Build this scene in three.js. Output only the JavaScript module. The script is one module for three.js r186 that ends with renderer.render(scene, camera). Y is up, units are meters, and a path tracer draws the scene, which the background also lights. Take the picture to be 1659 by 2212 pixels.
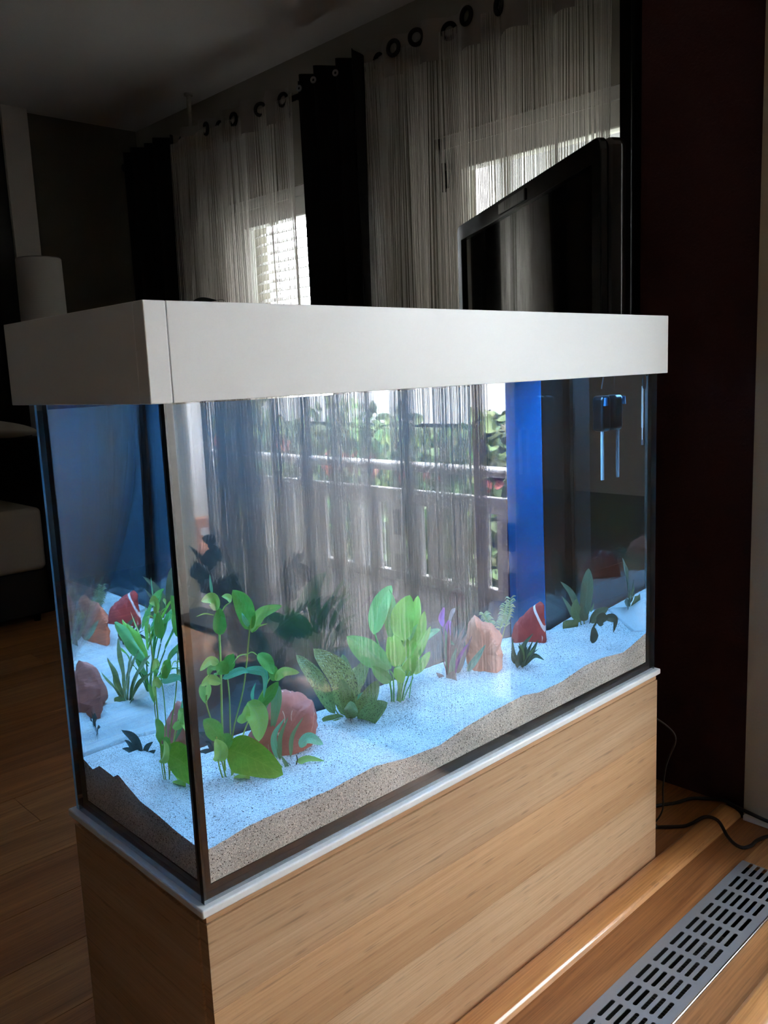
import * as THREE from 'three';
import { RoundedBoxGeometry } from 'three/addons/geometries/RoundedBoxGeometry.js';
import { mergeGeometries, mergeVertices, toCreasedNormals } from 'three/addons/utils/BufferGeometryUtils.js';
import { ImprovedNoise } from 'three/addons/math/ImprovedNoise.js';
import { RectAreaLightUniformsLib } from 'three/addons/lights/RectAreaLightUniformsLib.js';

// ------------------------------------------------------------------ camera, sky, lights, exposure
const scene = new THREE.Scene();
const camera = new THREE.PerspectiveCamera(61.659, 1659 / 2212, 0.05, 200);
camera.rotation.order = 'YXZ';
camera.position.set(-0.5382, 0.6963, 0.9454);
camera.rotation.set(-0.1608, -0.7618, -0.04192);
scene.background = new THREE.Color(0.88, 0.95, 1.0);          // bright overcast sky
scene.backgroundIntensity = 1.5;
const renderer = new THREE.WebGLRenderer({ antialias: true });
renderer.toneMapping = THREE.LinearToneMapping;
renderer.toneMappingExposure = 25.5;
renderer.shadowMap.enabled = true;
RectAreaLightUniformsLib.init();
const TANK_L = 1.2, TANK_W = 0.392, LID_Y = 0.6704, LID_T = 0.7923;
const led = new THREE.RectAreaLight(new THREE.Color(0.18, 0.49, 1.0), 1.05, 1.06, 0.09);   // aquarium lamp under the lid, shining down
led.position.set(0.6, 0.694, -0.2); led.rotation.x = -Math.PI / 2; scene.add(led);
const sun = new THREE.DirectionalLight(new THREE.Color(1.0, 0.98, 0.96), 4.5);          // high sun from behind the house: lights balcony and garden, never the room
sun.position.set(2.9 - 2.9, 9.0, 1.5 - 3.0); sun.target.position.set(2.9, 0, 1.5); sun.castShadow = true; sun.shadow.mapSize.set(2048, 2048);
Object.assign(sun.shadow.camera, { left: -12, right: 12, top: 12, bottom: -12, near: 0.5, far: 40 }); scene.add(sun, sun.target);

// ------------------------------------------------------------------ helpers
const Y0 = -0.478, YC = 2.24;
const V = (x, y, z) => new THREE.Vector3(x, y, z);
const noise3 = new ImprovedNoise();
function rng(seed) { let a = seed >>> 0; return () => { a = (a + 0x6d2b79f5) >>> 0; let t = Math.imul(a ^ (a >>> 15), 1 | a); t = (t + Math.imul(t ^ (t >>> 7), 61 | t)) ^ t; return ((t ^ (t >>> 14)) >>> 0) / 4294967296; }; }
const used = new Map();
function numbered(n) { const k = used.get(n) ?? 0; used.set(n, k + 1); return k ? n + '_' + String(k).padStart(3, '0') : n; }
function part(name, geo, mat, parent, label) {
  const m = new THREE.Mesh(geo, mat); m.name = numbered(name); m.castShadow = m.receiveShadow = true;
  if (label) m.userData.label = label;
  parent.add(m); return m;
}
function thing(name, label, category, pos = [0, 0, 0], turn = 0, group) {
  const g = new THREE.Group(); g.name = numbered(name); g.position.set(...pos); g.rotation.y = turn;
  g.userData = { label, category }; if (group) g.userData.group = group;
  scene.add(g); return g;
}
function solo(name, geo, mat, label, category, group) {
  const m = part(name, geo, mat, scene); m.userData = { label, category }; if (group) m.userData.group = group; return m;
}
function struct(name, geo, mat) { const m = part(name, geo, mat, scene); m.userData = { kind: 'structure' }; return m; }
function uvBox(g, s = 1) {             // uv in metres, by the way each face looks
  g = g.index ? g.toNonIndexed() : g; const p = g.attributes.position, n = g.attributes.normal, uv = new Float32Array(p.count * 2);
  for (let i = 0; i < p.count; i++) {
    const ax = Math.abs(n.getX(i)), ay = Math.abs(n.getY(i)), az = Math.abs(n.getZ(i)), x = p.getX(i), y = p.getY(i), z = p.getZ(i);
    const [u, v] = ay >= ax && ay >= az ? [x, z] : az >= ax ? [x, y] : [z, y];
    uv[2 * i] = u * s; uv[2 * i + 1] = v * s;
  }
  g.setAttribute('uv', new THREE.BufferAttribute(uv, 2)); return g;
}
const bx = (x0, x1, y0, y1, z0, z1) => uvBox(new THREE.BoxGeometry(Math.abs(x1 - x0), Math.abs(y1 - y0), Math.abs(z1 - z0)).translate((x0 + x1) / 2, (y0 + y1) / 2, (z0 + z1) / 2));
const rb = (x0, x1, y0, y1, z0, z1, r = 0.004, s = 2) => uvBox(new RoundedBoxGeometry(Math.abs(x1 - x0), Math.abs(y1 - y0), Math.abs(z1 - z0), s, r).translate((x0 + x1) / 2, (y0 + y1) / 2, (z0 + z1) / 2));
const tube = (pts, r, seg = 24, rad = 8) => new THREE.TubeGeometry(new THREE.CatmullRomCurve3(pts), seg, r, rad);
const cyl = (r0, r1, h, x, y, z, n = 24) => new THREE.CylinderGeometry(r0, r1, h, n).translate(x, y, z);
const merge = (list) => mergeGeometries(list.map((g) => { g = g.index ? g.toNonIndexed() : g; for (const k of Object.keys(g.attributes)) if (!['position', 'normal', 'uv'].includes(k)) g.deleteAttribute(k); return g; }));
// periodic value noise for textures
function lattice(seed) { const r = rng(seed), t = new Float32Array(4096); for (let i = 0; i < 4096; i++) t[i] = r(); return t; }
const LAT = lattice(77);
const cellOf = (ix, iy) => LAT[(Math.imul(ix, 73856093) ^ Math.imul(iy, 19349663)) >>> 3 & 4095];
function pn(x, y, px, py) {
  const ix = Math.floor(x), iy = Math.floor(y), fx = x - ix, fy = y - iy, w = (a, n) => ((a % n) + n) % n, sx = fx * fx * (3 - 2 * fx), sy = fy * fy * (3 - 2 * fy);
  const a = cellOf(w(ix, px), w(iy, py)), b = cellOf(w(ix + 1, px), w(iy, py)), c = cellOf(w(ix, px), w(iy + 1, py)), d = cellOf(w(ix + 1, px), w(iy + 1, py));
  return a + (b - a) * sx + (c - a) * sy + (a - b - c + d) * sx * sy;
}
function texture(W, H, metresW, metresH, fn, color = true) {
  const d = new Uint8Array(W * H * 4);
  for (let y = 0; y < H; y++) for (let x = 0; x < W; x++) {
    const c = fn((x + 0.5) / W, (y + 0.5) / H, x, y), i = (y * W + x) * 4;
    if (typeof c === 'number') d[i] = d[i + 1] = d[i + 2] = Math.max(0, Math.min(255, c * 255)); else for (let k = 0; k < 3; k++) d[i + k] = Math.max(0, Math.min(255, c[k]));
    d[i + 3] = 255;
  }
  const t = new THREE.DataTexture(d, W, H); t.wrapS = t.wrapT = THREE.RepeatWrapping; t.magFilter = t.minFilter = THREE.LinearFilter;
  if (color) t.colorSpace = THREE.SRGBColorSpace;
  t.repeat.set(1 / metresW, 1 / metresH); t.needsUpdate = true; return t;
}
const std = (hex, roughness = 0.6, o = {}) => new THREE.MeshStandardMaterial({ color: hex, roughness, ...o });
const phy = (hex, roughness, o) => new THREE.MeshPhysicalMaterial({ color: hex, roughness, ...o });

// ------------------------------------------------------------------ materials
function woodTex(c0, c1, c2, seed, W = 1024, H = 512, mw = 1.3, mh = 0.42) {
  return texture(W, H, mw, mh, (u, v) => {
    const wob = (pn(u * 3 + seed, v * 2, 3, 2) - 0.5) * 0.16 + (pn(u * 7, v * 4 + seed, 7, 4) - 0.5) * 0.05;
    const vv = v + wob, ring = pn(u * 1 + seed * 3, vv * 14, 1, 14) * 0.6 + pn(u * 2, vv * 40 + seed, 2, 40) * 0.4;
    const fine = pn(u * 10, v * 240, 10, 240), pore = pn(u * 26 + seed, v * 200, 26, 200);
    const a = Math.min(1, Math.max(0, (ring - 0.3) * 1.8)), dark = pore > 0.8 ? (pore - 0.8) * 1.1 : 0;
    const broad = pn(u * 2 + seed, v * 3, 2, 3) - 0.5;
    return [0, 1, 2].map((k) => (c0[k] + (c1[k] - c0[k]) * a + (c2[k] - c0[k]) * (fine - 0.5) * 0.5) * (1 - dark * 0.8 + broad * 0.1));
  });
}
const oakTex = woodTex([200, 168, 133], [187, 152, 115], [170, 133, 98], 1);
const floorTex = woodTex([176, 124, 76], [150, 100, 58], [112, 70, 38], 5);
const oak = [0, 1, 2].map((k) => { const t = oakTex.clone(); t.offset.set(k * 0.37, k * 0.29); t.needsUpdate = true; return std([0xffffff, 0xf6ede6, 0xfff6ea][k], 0.5, { map: t }); });
const floorMats = [0, 1, 2, 3].map((k) => { const t = floorTex.clone(); t.offset.set(k * 0.23, k * 0.31); return phy([0xffffff, 0xeadfd4, 0xf6e8d8, 0xdfd0c2][k], 0.5, { map: t, clearcoat: 0.06, clearcoatRoughness: 0.3 }); });
const stripMat = phy(0xffffff, 0.3, { map: woodTex([206, 150, 96], [186, 128, 76], [150, 96, 52], 9), clearcoat: 0.7, clearcoatRoughness: 0.16 });
const plasterBump = texture(512, 512, 0.5, 0.5, (u, v) => pn(u * 90, v * 90, 90, 90) * 0.6 + pn(u * 220, v * 220, 220, 220) * 0.4, false);
const plaster = (hex) => std(hex, 0.92, { bumpMap: plasterBump, bumpScale: 0.0006 });
const M = {
  ceiling: plaster(0xd2cfcc), wallBack: plaster(0x726d60), litBand: plaster(0xc9c2b8), wallWindow: plaster(0xaaa498), maroon: plaster(0x3e2022), cream: plaster(0xa59d88), plain: plaster(0x7c7972), pale: plaster(0x7c7973),
  white: std(0xefeee8, 0.42), whitePaint: phy(0xebf1f3, 0.35, {}), frameWhite: std(0xe4e2dc, 0.45),
  black: std(0x060606, 0.5), silicone: std(0x050506, 0.28), blackGloss: phy(0x08080a, 0.06, { clearcoat: 1, clearcoatRoughness: 0.02 }), bezel: phy(0x0b0b0c, 0.18, {}),
  drape: std(0x0b080b, 0.95), cable: std(0x0c0a0a, 0.45), alu: std(0x929499, 0.42, { metalness: 0.35 }), aluEdge: std(0xd8dade, 0.16, { metalness: 1 }), fin: std(0x5e5d5a, 0.8, { metalness: 0.15 }),
  dark: std(0x14110f, 0.7), trench: std(0x1a1815, 0.9),
};
const glassOuter = phy(0xffffff, 0, { transmission: 1, thickness: 0, ior: 1.65 });
const glassInner = phy(0xffffff, 0, { transmission: 1, thickness: 0, ior: 1.5, specularIntensity: 0.06 });   // the wet face of a pane hardly reflects
const glassEdge = phy(0x0c1a20, 0.25, {}), glassEdgeGlow = phy(0x7fb4d0, 0.97, { transmission: 0.6, thickness: 0 });  // dark for unlit edges, pale blue stands for the glow of the back edge
const windowGlass = phy(0xffffff, 0, { transmission: 1, thickness: 0, ior: 1.5 });
const waterMat = phy(0xffffff, 0, { transmission: 1, thickness: 0.4, ior: 1.333 });

// ------------------------------------------------------------------ the room
{
  const slab = [];
  slab.push(bx(-4.2, 2.6, Y0 - 0.25, Y0 - 0.011, -4.4, 0.15), bx(-4.2, 1.75, Y0 - 0.25, Y0 - 0.011, 0.293, 4.6), bx(-4.2, 0.28, Y0 - 0.25, Y0 - 0.011, 0.15, 0.293), bx(1.36, 1.75, Y0 - 0.25, Y0 - 0.011, 0.15, 0.293), bx(0.28, 1.36, Y0 - 0.25, Y0 - 0.13, 0.15, 0.293));
  const floor = struct('floor', merge(slab), M.trench);
  const r = rng(11);
  const plankRow = (z0, z1, x0, x1, len, shift) => {
    for (let x = x0 + shift; x < x1; x += len) {
      const a = Math.max(x0, x), b = Math.min(x1, x + len); if (b - a < 0.02) continue;
      part('plank', rb(a + 0.0006, b - 0.0006, Y0 - 0.0105, Y0 - r() * 0.0003, z0 + 0.0006, z1 - 0.0006, 0.0012, 1), floorMats[Math.floor(r() * 4)], floor);
    }
  };
  for (let k = 0; k < 22; k++) { const z1 = 0.012 - k * 0.19; plankRow(z1 - 0.19, z1, k < 3 ? -1.0 : -1.6, k < 2 ? 1.58 : 2.32, 1.29, -((k * 0.47) % 1.29)); }
  plankRow(0.0125, 0.157, -0.6, 1.53, 1.6, -0.5);
  plankRow(0.287, 0.415, -0.6, 1.53, 1.7, -1.1);
  for (let k = 0; k < 21; k++) plankRow(0.415 + k * 0.19, 0.605 + k * 0.19, -1.6, 1.53, 1.29, -((k * 0.61) % 1.29));
  part('plank', bx(1.336, 1.53, Y0 - 0.0105, Y0, 0.157, 0.287), floorMats[0], floor);
  part('plank', bx(-0.6, 0.28, Y0 - 0.0105, Y0, 0.157, 0.287), floorMats[2], floor);
  // rounded threshold mouldings that run beside the cabinet and beyond the grille
  const bull = (z0, z1, h, x0, x1) => {
    const s = new THREE.Shape(), w = z1 - z0; s.moveTo(0, 0); s.lineTo(0, h * 0.72); s.bezierCurveTo(w * 0.06, h, w * 0.25, h * 1.03, w * 0.45, h * 0.98); s.bezierCurveTo(w * 0.8, h * 0.86, w, h * 0.5, w, 0); s.lineTo(0, 0);
    return uvBox(toCreasedNormals(new THREE.ExtrudeGeometry(s, { depth: x1 - x0, bevelEnabled: false, curveSegments: 12 }).rotateY(-Math.PI / 2).translate(x1, Y0, z0), 0.9));
  };
  struct('trim_1', bull(0.0115, 0.068, 0.02, -0.6, 1.53), stripMat);
  struct('trim_2', bull(0.362, 0.43, 0.024, -0.6, 1.53), stripMat);
  struct('ceiling', bx(-4.2, 2.6, YC, YC + 0.2, -4.4, 4.6), M.ceiling);
  const wallHoles = (z0, z1, y0, y1, holes, x, t) => {                 // a wall across x with openings
    const s = new THREE.Shape([[z0, y0], [z1, y0], [z1, y1], [z0, y1]].map((a) => new THREE.Vector2(...a)));
    for (const [a, b, c, d] of holes) s.holes.push(new THREE.Path([[a, c], [a, d], [b, d], [b, c]].map((q) => new THREE.Vector2(...q))));
    return uvBox(new THREE.ExtrudeGeometry(s, { depth: t, bevelEnabled: false }).rotateY(-Math.PI / 2).translate(x + t, 0, 0));
  };
  struct('wall_back', bx(-4.2, 2.6, Y0 - 0.02, YC, -4.4, -4.153), M.wallBack);
  struct('wall_window', wallHoles(-4.153, -0.257, Y0 - 0.02, YC, [[-3.234, -2.05, 0.35, 1.647], [-1.66, -0.36, 0.35, 1.668]], 2.325, 0.275), M.wallWindow);
  struct('wall_pillar', bx(1.58, 2.6, Y0 - 0.011, YC, -0.257, 0.075), M.maroon);
  struct('wall_door', wallHoles(0.075, 4.4, Y0 - 0.011, YC, [[0.64, 2.85, Y0 - 0.011, 1.86]], 1.53, 0.22), M.cream);
  struct('wall_left', bx(-4.2, -4.0, Y0 - 0.02, YC, -4.153, 4.4), M.pale);
  struct('wall_rear', bx(-4.2, 1.75, Y0 - 0.02, YC, 4.4, 4.6), M.pale);
  struct('wall_lit_band', bx(1.475, 1.618, Y0 - 0.01, YC, -4.153, -4.08), M.litBand);  // brighter lit stretch of the far wall, its light painted as a paler band
  struct('baseboard_door', rb(1.518, 1.5305, Y0, Y0 + 0.014, 0.078, 0.64, 0.002), M.frameWhite);
}
// windows of the far wall: frame bars, sash, handle, pane
function makeWindow(n, z0, z1, y0, y1, handleZ) {
  const w = struct('window_' + n, merge([rb(2.335, 2.40, y1 - 0.05, y1, z0, z1), rb(2.335, 2.40, y0, y0 + 0.05, z0, z1), rb(2.335, 2.40, y0, y1, z0, z0 + 0.05), rb(2.335, 2.40, y0, y1, z1 - 0.05, z1)]), M.frameWhite);
  const b = 0.095, a0 = z0 + 0.04, a1 = z1 - 0.04;
  part('sash', merge([rb(2.345, 2.415, y1 - 0.142, y1 - 0.04, a0, a1, 0.008), rb(2.345, 2.415, y0 + 0.04, y0 + 0.14, a0, a1, 0.008), rb(2.345, 2.415, y0 + 0.1, y1 - 0.1, a0, a0 + b, 0.008), rb(2.345, 2.415, y0 + 0.1, y1 - 0.1, a1 - b, a1, 0.008)]), M.frameWhite, w);
  part('pane', bx(2.375, 2.381, y0 + 0.12, y1 - 0.12, a0 + b - 0.01, a1 - b + 0.01), windowGlass, w);
  part('window_handle', merge([rb(2.328, 2.346, 1.46, 1.53, handleZ - 0.012, handleZ + 0.012, 0.004), rb(2.31, 2.325, 1.44, 1.56, handleZ - 0.008, handleZ + 0.008, 0.005)]), M.dark, w);
}
makeWindow(1, -3.234, -2.05, 0.35, 1.647, -2.10);
makeWindow(2, -1.66, -0.36, 0.35, 1.668, -1.596);
// balcony door frame in the cream wall (seen only mirrored in the tank)
{
  const d = struct('door_1', merge([rb(1.56, 1.64, Y0, 1.86, 0.64, 0.70, 0.006), rb(1.56, 1.64, Y0, 1.86, 2.79, 2.85, 0.006), rb(1.56, 1.64, 1.78, 1.86, 0.64, 2.85, 0.006)]), M.frameWhite);
  part('door_sill', rb(1.545, 1.74, Y0, Y0 + 0.02, 0.645, 2.845, 0.005), M.trench, d);
  for (const y of [-0.03, 0.13, 0.9]) part('hinge', rb(1.545, 1.565, y, y + 0.09, 0.668, 0.69, 0.004), M.dark, d);
}

// ------------------------------------------------------------------ curtains
function ringGeo(r, t) { return new THREE.TorusGeometry(r, t, 10, 28).rotateY(Math.PI / 2); }
const stringMat = phy(0xefebe6, 0.98, { transmission: 0.58, thickness: 0 });
const headMat = phy(0xb4afa8, 0.98, { transmission: 0.35, thickness: 0 });
function stringCurtain(name, label, xr, z0, z1, yTop, yBot, o) {
  const g = thing(name, label, 'curtain', [xr, yBot, z0]);
  const r = rng(o.seed), pos = [], idx = [], w = o.width ?? 0.0016, segs = o.segs ?? 5, H = yTop - yBot, len = z1 - z0;
  const fold = (z) => o.amp * Math.sin((z / o.wave) * Math.PI * 2) + 0.35 * o.amp * Math.sin((z / o.wave) * 2.7 + 1.3);
  for (let z = 0; z < len; z += o.pitch * (0.75 + 0.5 * r())) {
    if (o.skip && o.skip(z, r)) continue;
    const layers = o.layers ? o.layers(z) : 1;
    for (let l = 0; l < layers; l++) {
      const zz = z + (r() - 0.5) * o.pitch, x = fold(zz) + (r() - 0.5) * 0.006 - l * 0.02, sway = (r() - 0.5) * (o.sway ?? 0.02), ph = r() * 6.3, k0 = pos.length / 3;
      for (let s = 0; s <= segs; s++) {
        const t = s / segs, y = H - t * (H + (r() - 0.5) * 0.01 * (s === segs ? 1 : 0)), dz = sway * t * t + Math.sin(ph + t * 5) * 0.0025 * t + (o.pull ? o.pull(zz, t) : 0);
        for (let c = 0; c < 3; c++) { const a = (c / 3) * 6.283 + ph; pos.push(x * (0.4 + 0.6 * Math.min(1, t * 3)) + Math.cos(a) * w, y, zz + dz + Math.sin(a) * w); }
        if (s) for (let c = 0; c < 3; c++) { const a = k0 + (s - 1) * 3 + c, b = k0 + (s - 1) * 3 + ((c + 1) % 3); idx.push(a, b, a + 3, b, b + 3, a + 3); }
      }
    }
  }
  const geo = new THREE.BufferGeometry(); geo.setAttribute('position', new THREE.Float32BufferAttribute(pos, 3)); geo.setIndex(idx); geo.computeVertexNormals();
  const strings = part('strings', geo, stringMat, g); strings.userData.kind = 'stuff';
  const hp = [], hi = [], N = Math.ceil(len / 0.012);
  for (let i = 0; i <= N; i++) { const z = (i / N) * len; for (let s = 0; s < 2; s++) for (const [k, y] of [[0, H - 0.10], [1, H + 0.052]]) hp.push(fold(z) * 0.9 + s * 0.0015, y, z); if (i) { const a = (i - 1) * 4; hi.push(a, a + 4, a + 1, a + 1, a + 4, a + 5, a + 2, a + 3, a + 6, a + 3, a + 7, a + 6, a + 1, a + 5, a + 3, a + 3, a + 5, a + 7, a, a + 2, a + 4, a + 2, a + 6, a + 4); } }
  const hg = new THREE.BufferGeometry(); hg.setAttribute('position', new THREE.Float32BufferAttribute(hp, 3)); hg.setIndex(hi); hg.computeVertexNormals();
  part('header', hg, headMat, g);
  for (const z of o.rings ?? []) { const e = part('eyelet', ringGeo(0.027, 0.0085), M.dark, g); e.position.set(fold(z - z0) - 0.012, H - 0.002, z - z0); e.rotation.y = (Math.sin(z * 40) * 0.5); }
  return g;
}
const RODX = 2.13, RODY = 1.985;
stringCurtain('string_curtain', 'pale string curtain hanging between two black drapes, bright window slats behind it', RODX, -3.42, -2.335, RODY, Y0 + 0.03, { seed: 3, pitch: 0.0055, amp: 0.028, wave: 0.19, rings: [-3.36, -3.05, -2.99, -2.83, -2.62, -2.44], layers: (z) => (z < 0.46 ? 3 : z < 0.6 ? 2 : 1) });
stringCurtain('string_curtain', 'pale string curtain hanging behind the black television', RODX, -1.855, -0.665, RODY, Y0 + 0.03, { seed: 5, pitch: 0.005, amp: 0.03, wave: 0.21, rings: [-1.80, -1.655, -1.52, -1.40, -1.265, -1.13], layers: (z) => (z < 0.35 ? 2 : 1) });
function drape(label, z0, z1, eyelets) {
  const g = thing('drape', label, 'curtain', [RODX, Y0, z0]);
  const len = z1 - z0, H = RODY - Y0 + 0.052, N = Math.ceil(len / 0.008), pos = [], idx = [], rows = 8;
  const f = (z, t) => 0.045 * Math.sin((z / 0.125) * Math.PI * 2 + 0.4) * (1 - 0.25 * t) + 0.01 * Math.sin(z * 23 + t * 2);
  for (let s = 0; s < 2; s++) for (let i = 0; i <= N; i++) for (let j = 0; j <= rows; j++) { const z = (i / N) * len, t = j / rows; pos.push(f(z, t) + s * 0.004, H - t * (H - 0.02), z + 0.012 * Math.sin(z * 50) * (1 - t)); }
  const at = (s, i, j) => s * (N + 1) * (rows + 1) + i * (rows + 1) + j;
  for (let i = 0; i < N; i++) for (let j = 0; j < rows; j++) { idx.push(at(0, i, j), at(0, i, j + 1), at(0, i + 1, j), at(0, i + 1, j), at(0, i, j + 1), at(0, i + 1, j + 1), at(1, i, j), at(1, i + 1, j), at(1, i, j + 1), at(1, i + 1, j), at(1, i + 1, j + 1), at(1, i, j + 1)); }
  for (let i = 0; i < N; i++) idx.push(at(0, i, 0), at(0, i + 1, 0), at(1, i, 0), at(1, i, 0), at(0, i + 1, 0), at(1, i + 1, 0));
  for (let j = 0; j < rows; j++) for (const i of [0, N]) idx.push(at(0, i, j), at(1, i, j), at(0, i, j + 1), at(1, i, j), at(1, i, j + 1), at(0, i, j + 1));
  const geo = new THREE.BufferGeometry(); geo.setAttribute('position', new THREE.Float32BufferAttribute(pos, 3)); geo.setIndex(idx); geo.computeVertexNormals();
  part('cloth', geo, M.drape, g);
  for (const z of eyelets) { const e = part('eyelet', ringGeo(0.010, 0.0045), M.alu, g); e.position.set(f(z - z0, 0) - 0.012, RODY - Y0 - 0.012, z - z0); e.rotation.y = 0.4; }
}
drape('black drape hanging in the far corner of the room, beside the rod end', -3.985, -3.425, [-3.82, -3.70, -3.58]);
drape('black drape hanging between the two pale string curtains', -2.325, -1.862, [-2.24, -2.115, -1.99]);
drape('black drape hanging behind the edge of the dark red pillar', -0.66, -0.29, [-0.6, -0.45]);
{
  const g = thing('curtain_rod', 'dark metal curtain rod running above both far windows', 'curtain rod', [RODX + 0.045, RODY, -4.0]);
  part('pole', new THREE.CylinderGeometry(0.0125, 0.0125, 3.72, 16).rotateX(Math.PI / 2).translate(0, 0, 1.86), M.dark, g);
  part('finial', merge([new THREE.SphereGeometry(0.028, 20, 14).translate(0, 0, -0.035), new THREE.CylinderGeometry(0.02, 0.014, 0.03, 16).rotateX(Math.PI / 2).translate(0, 0, -0.01)]), M.dark, g);
  for (const z of [0.62, 1.62, 3.4]) part('bracket', merge([rb(0, 0.15, -0.008, 0.008, z - 0.008, z + 0.008, 0.003), rb(0.14, 0.15, -0.05, 0.05, z - 0.02, z + 0.02, 0.003)]), M.dark, g);
}
{
  const g = thing('curtain_riser', 'thin pale tube rising from the string curtain to the ceiling', 'bracket', [2.2, RODY, -3.33]);
  part('tube', cyl(0.012, 0.012, YC - RODY - 0.012, 0, (YC - RODY) / 2, 0, 14), M.wallWindow, g);
  part('flange', cyl(0.024, 0.024, 0.012, 0, YC - RODY - 0.006, 0, 18), M.wallWindow, g);
}

// ------------------------------------------------------------------ far furniture
{
  const tvLen = 1.234, tvH = 0.70, g = thing('television', 'large black flat television standing turned behind the aquarium', 'television', [1.6265, 0, -0.6925], Math.atan2(-0.834, -0.552));
  // local x runs along the screen, local z points out of the screen
  g.rotation.y = Math.atan2(-0.834, -0.552); g.position.y = 0.512;
  part('casing', rb(-tvLen / 2, tvLen / 2, 0, tvH, -0.055, 0, 0.02, 4), M.bezel, g);
  part('bezel', (() => { const s = new THREE.Shape(), a = tvLen / 2 - 0.002, r = 0.03; s.moveTo(-a + r, 0.002); s.lineTo(a - r, 0.002); s.quadraticCurveTo(a, 0.002, a, r); s.lineTo(a, tvH - r); s.quadraticCurveTo(a, tvH - 0.002, a - r, tvH - 0.002); s.lineTo(-a + r, tvH - 0.002); s.quadraticCurveTo(-a, tvH - 0.002, -a, tvH - r); s.lineTo(-a, r); s.quadraticCurveTo(-a, 0.002, -a + r, 0.002); s.holes.push(new THREE.Path([[-a + 0.045, 0.07], [-a + 0.045, tvH - 0.05], [a - 0.045, tvH - 0.05], [a - 0.045, 0.07]].map((q) => new THREE.Vector2(...q)))); return new THREE.ExtrudeGeometry(s, { depth: 0.012, bevelSize: 0.003, bevelThickness: 0.003, bevelSegments: 2 }); })(), M.bezel, g);
  part('screen', bx(-tvLen / 2 + 0.04, tvLen / 2 - 0.04, 0.065, tvH - 0.045, 0, 0.004), M.blackGloss, g);
  part('name_plate', rb(-0.12, 0.12, tvH - 0.045, tvH - 0.012, 0.014, 0.02, 0.003), M.blackGloss, g);
  part('stand', merge([rb(-0.05, 0.05, Y0 - 0.512 + 0.03, 0.1, -0.09, -0.055, 0.006), rb(-0.32, 0.32, Y0 - 0.512, Y0 - 0.48, -0.2, 0.12, 0.008)]), M.bezel, g);
}
const linen = std(0xa89f90, 0.95, { bumpMap: texture(256, 256, 0.05, 0.05, (u, v) => 0.5 + 0.25 * Math.sin(u * 100.5) + 0.25 * Math.sin(v * 163.4), false), bumpScale: 0.0006 });
{
  const g = thing('sofa', 'low sofa with grey linen seat and black back at the far left', 'sofa', [0.2, Y0, -4.05]);
  part('base', rb(0.02, 0.98, 0.04, 0.27, 0.05, 0.73, 0.01), M.dark, g);
  part('seat', rb(0, 0.955, 0.27, 0.585, 0, 0.75, 0.03, 4), linen, g);
  part('backrest', rb(0.955, 1.0, 0.1, 0.935, 0, 0.76, 0.015, 3), M.black, g);
  for (const [x, z] of [[0.06, 0.1], [0.9, 0.1], [0.06, 0.68], [0.9, 0.68]]) part('leg', cyl(0.02, 0.016, 0.045, x, 0.0225, z, 12), M.dark, g);
}
{
  const c = new THREE.SphereGeometry(1, 28, 18); c.scale(0.19, 0.045, 0.2); const p = c.attributes.position;
  for (let i = 0; i < p.count; i++) { const x = p.getX(i), z = p.getZ(i), k = 1 + 0.25 * Math.min(1, Math.abs(x * z) / 0.02); p.setXYZ(i, x * k, p.getY(i), z * k); }
  c.computeVertexNormals(); c.rotateZ(-0.12);
  const m = solo('cushion', c, linen, 'grey linen cushion lying on the black sofa back', 'cushion'); m.position.set(1.02, 0.50, -3.52);
}
{
  const g = thing('wall_panel', 'tall black panel against the far wall behind the sofa', 'panel', [0.3, Y0, -4.153]);
  for (const k of [0, 1]) part('board', rb(k * 0.585, 0.583 + k * 0.587, 0, YC - Y0, 0, 0.06, 0.003), M.black, g);
}
{
  const g = thing('floor_lamp', 'tall column floor lamp with unlit pale fabric shade by the far corner', 'lamp', [1.478, Y0, -3.8]);
  const shadeMat = phy(0xd8d4cc, 0.98, { transmission: 0.3, thickness: 0, bumpMap: linen.bumpMap, bumpScale: 0.0006 });
  const prof = [[0.128, 0.12], [0.127, 0.6], [0.124, 1.2], [0.118, 1.855], [0.113, 1.863], [0.115, 1.85], [0.121, 1.2], [0.124, 0.6], [0.125, 0.12], [0.128, 0.12]].map((q) => new THREE.Vector2(...q));
  part('lamp_shade', new THREE.LatheGeometry(prof, 36), shadeMat, g);
  part('base', merge([cyl(0.13, 0.135, 0.025, 0, 0.0125, 0, 32), cyl(0.012, 0.012, 1.6, 0, 0.82, 0, 12)]), M.dark, g);
}
{
  const g = thing('added_armchair', 'unseen dark brown chair added left of the aquarium cabinet to shade it', 'chair', [-0.84, Y0, -0.42]), hide = std(0x1d130e, 0.75);  // unseen chair added to keep light off the cabinet end and floor
  part('seat', rb(-0.36, 0.3, 0.12, 0.42, -0.36, 0.36, 0.05, 4), hide, g);
  part('backrest', rb(-0.45, -0.3, 0.12, 0.66, -0.42, 0.42, 0.05, 4), hide, g);
  for (const z of [-1, 1]) part('armrest', rb(-0.4, 0.36, 0.1, 0.58, z * 0.45 - 0.07, z * 0.45 + 0.07, 0.05, 4), hide, g);
  for (const [x, z] of [[-0.38, -0.4], [0.3, -0.4], [-0.38, 0.4], [0.3, 0.4]]) part('leg', cyl(0.02, 0.016, 0.13, x, 0.065, z, 12), M.dark, g);
}
solo('added_mat', rb(1.22, 1.515, Y0 + 0.0003, Y0 + 0.012, 0.66, 1.42, 0.004), std(0x24221f, 0.98), 'dark mat added before the balcony door to cut the glare mirrored in the tank', 'mat');  // added to darken the bright floor that the front pane mirrors
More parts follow.
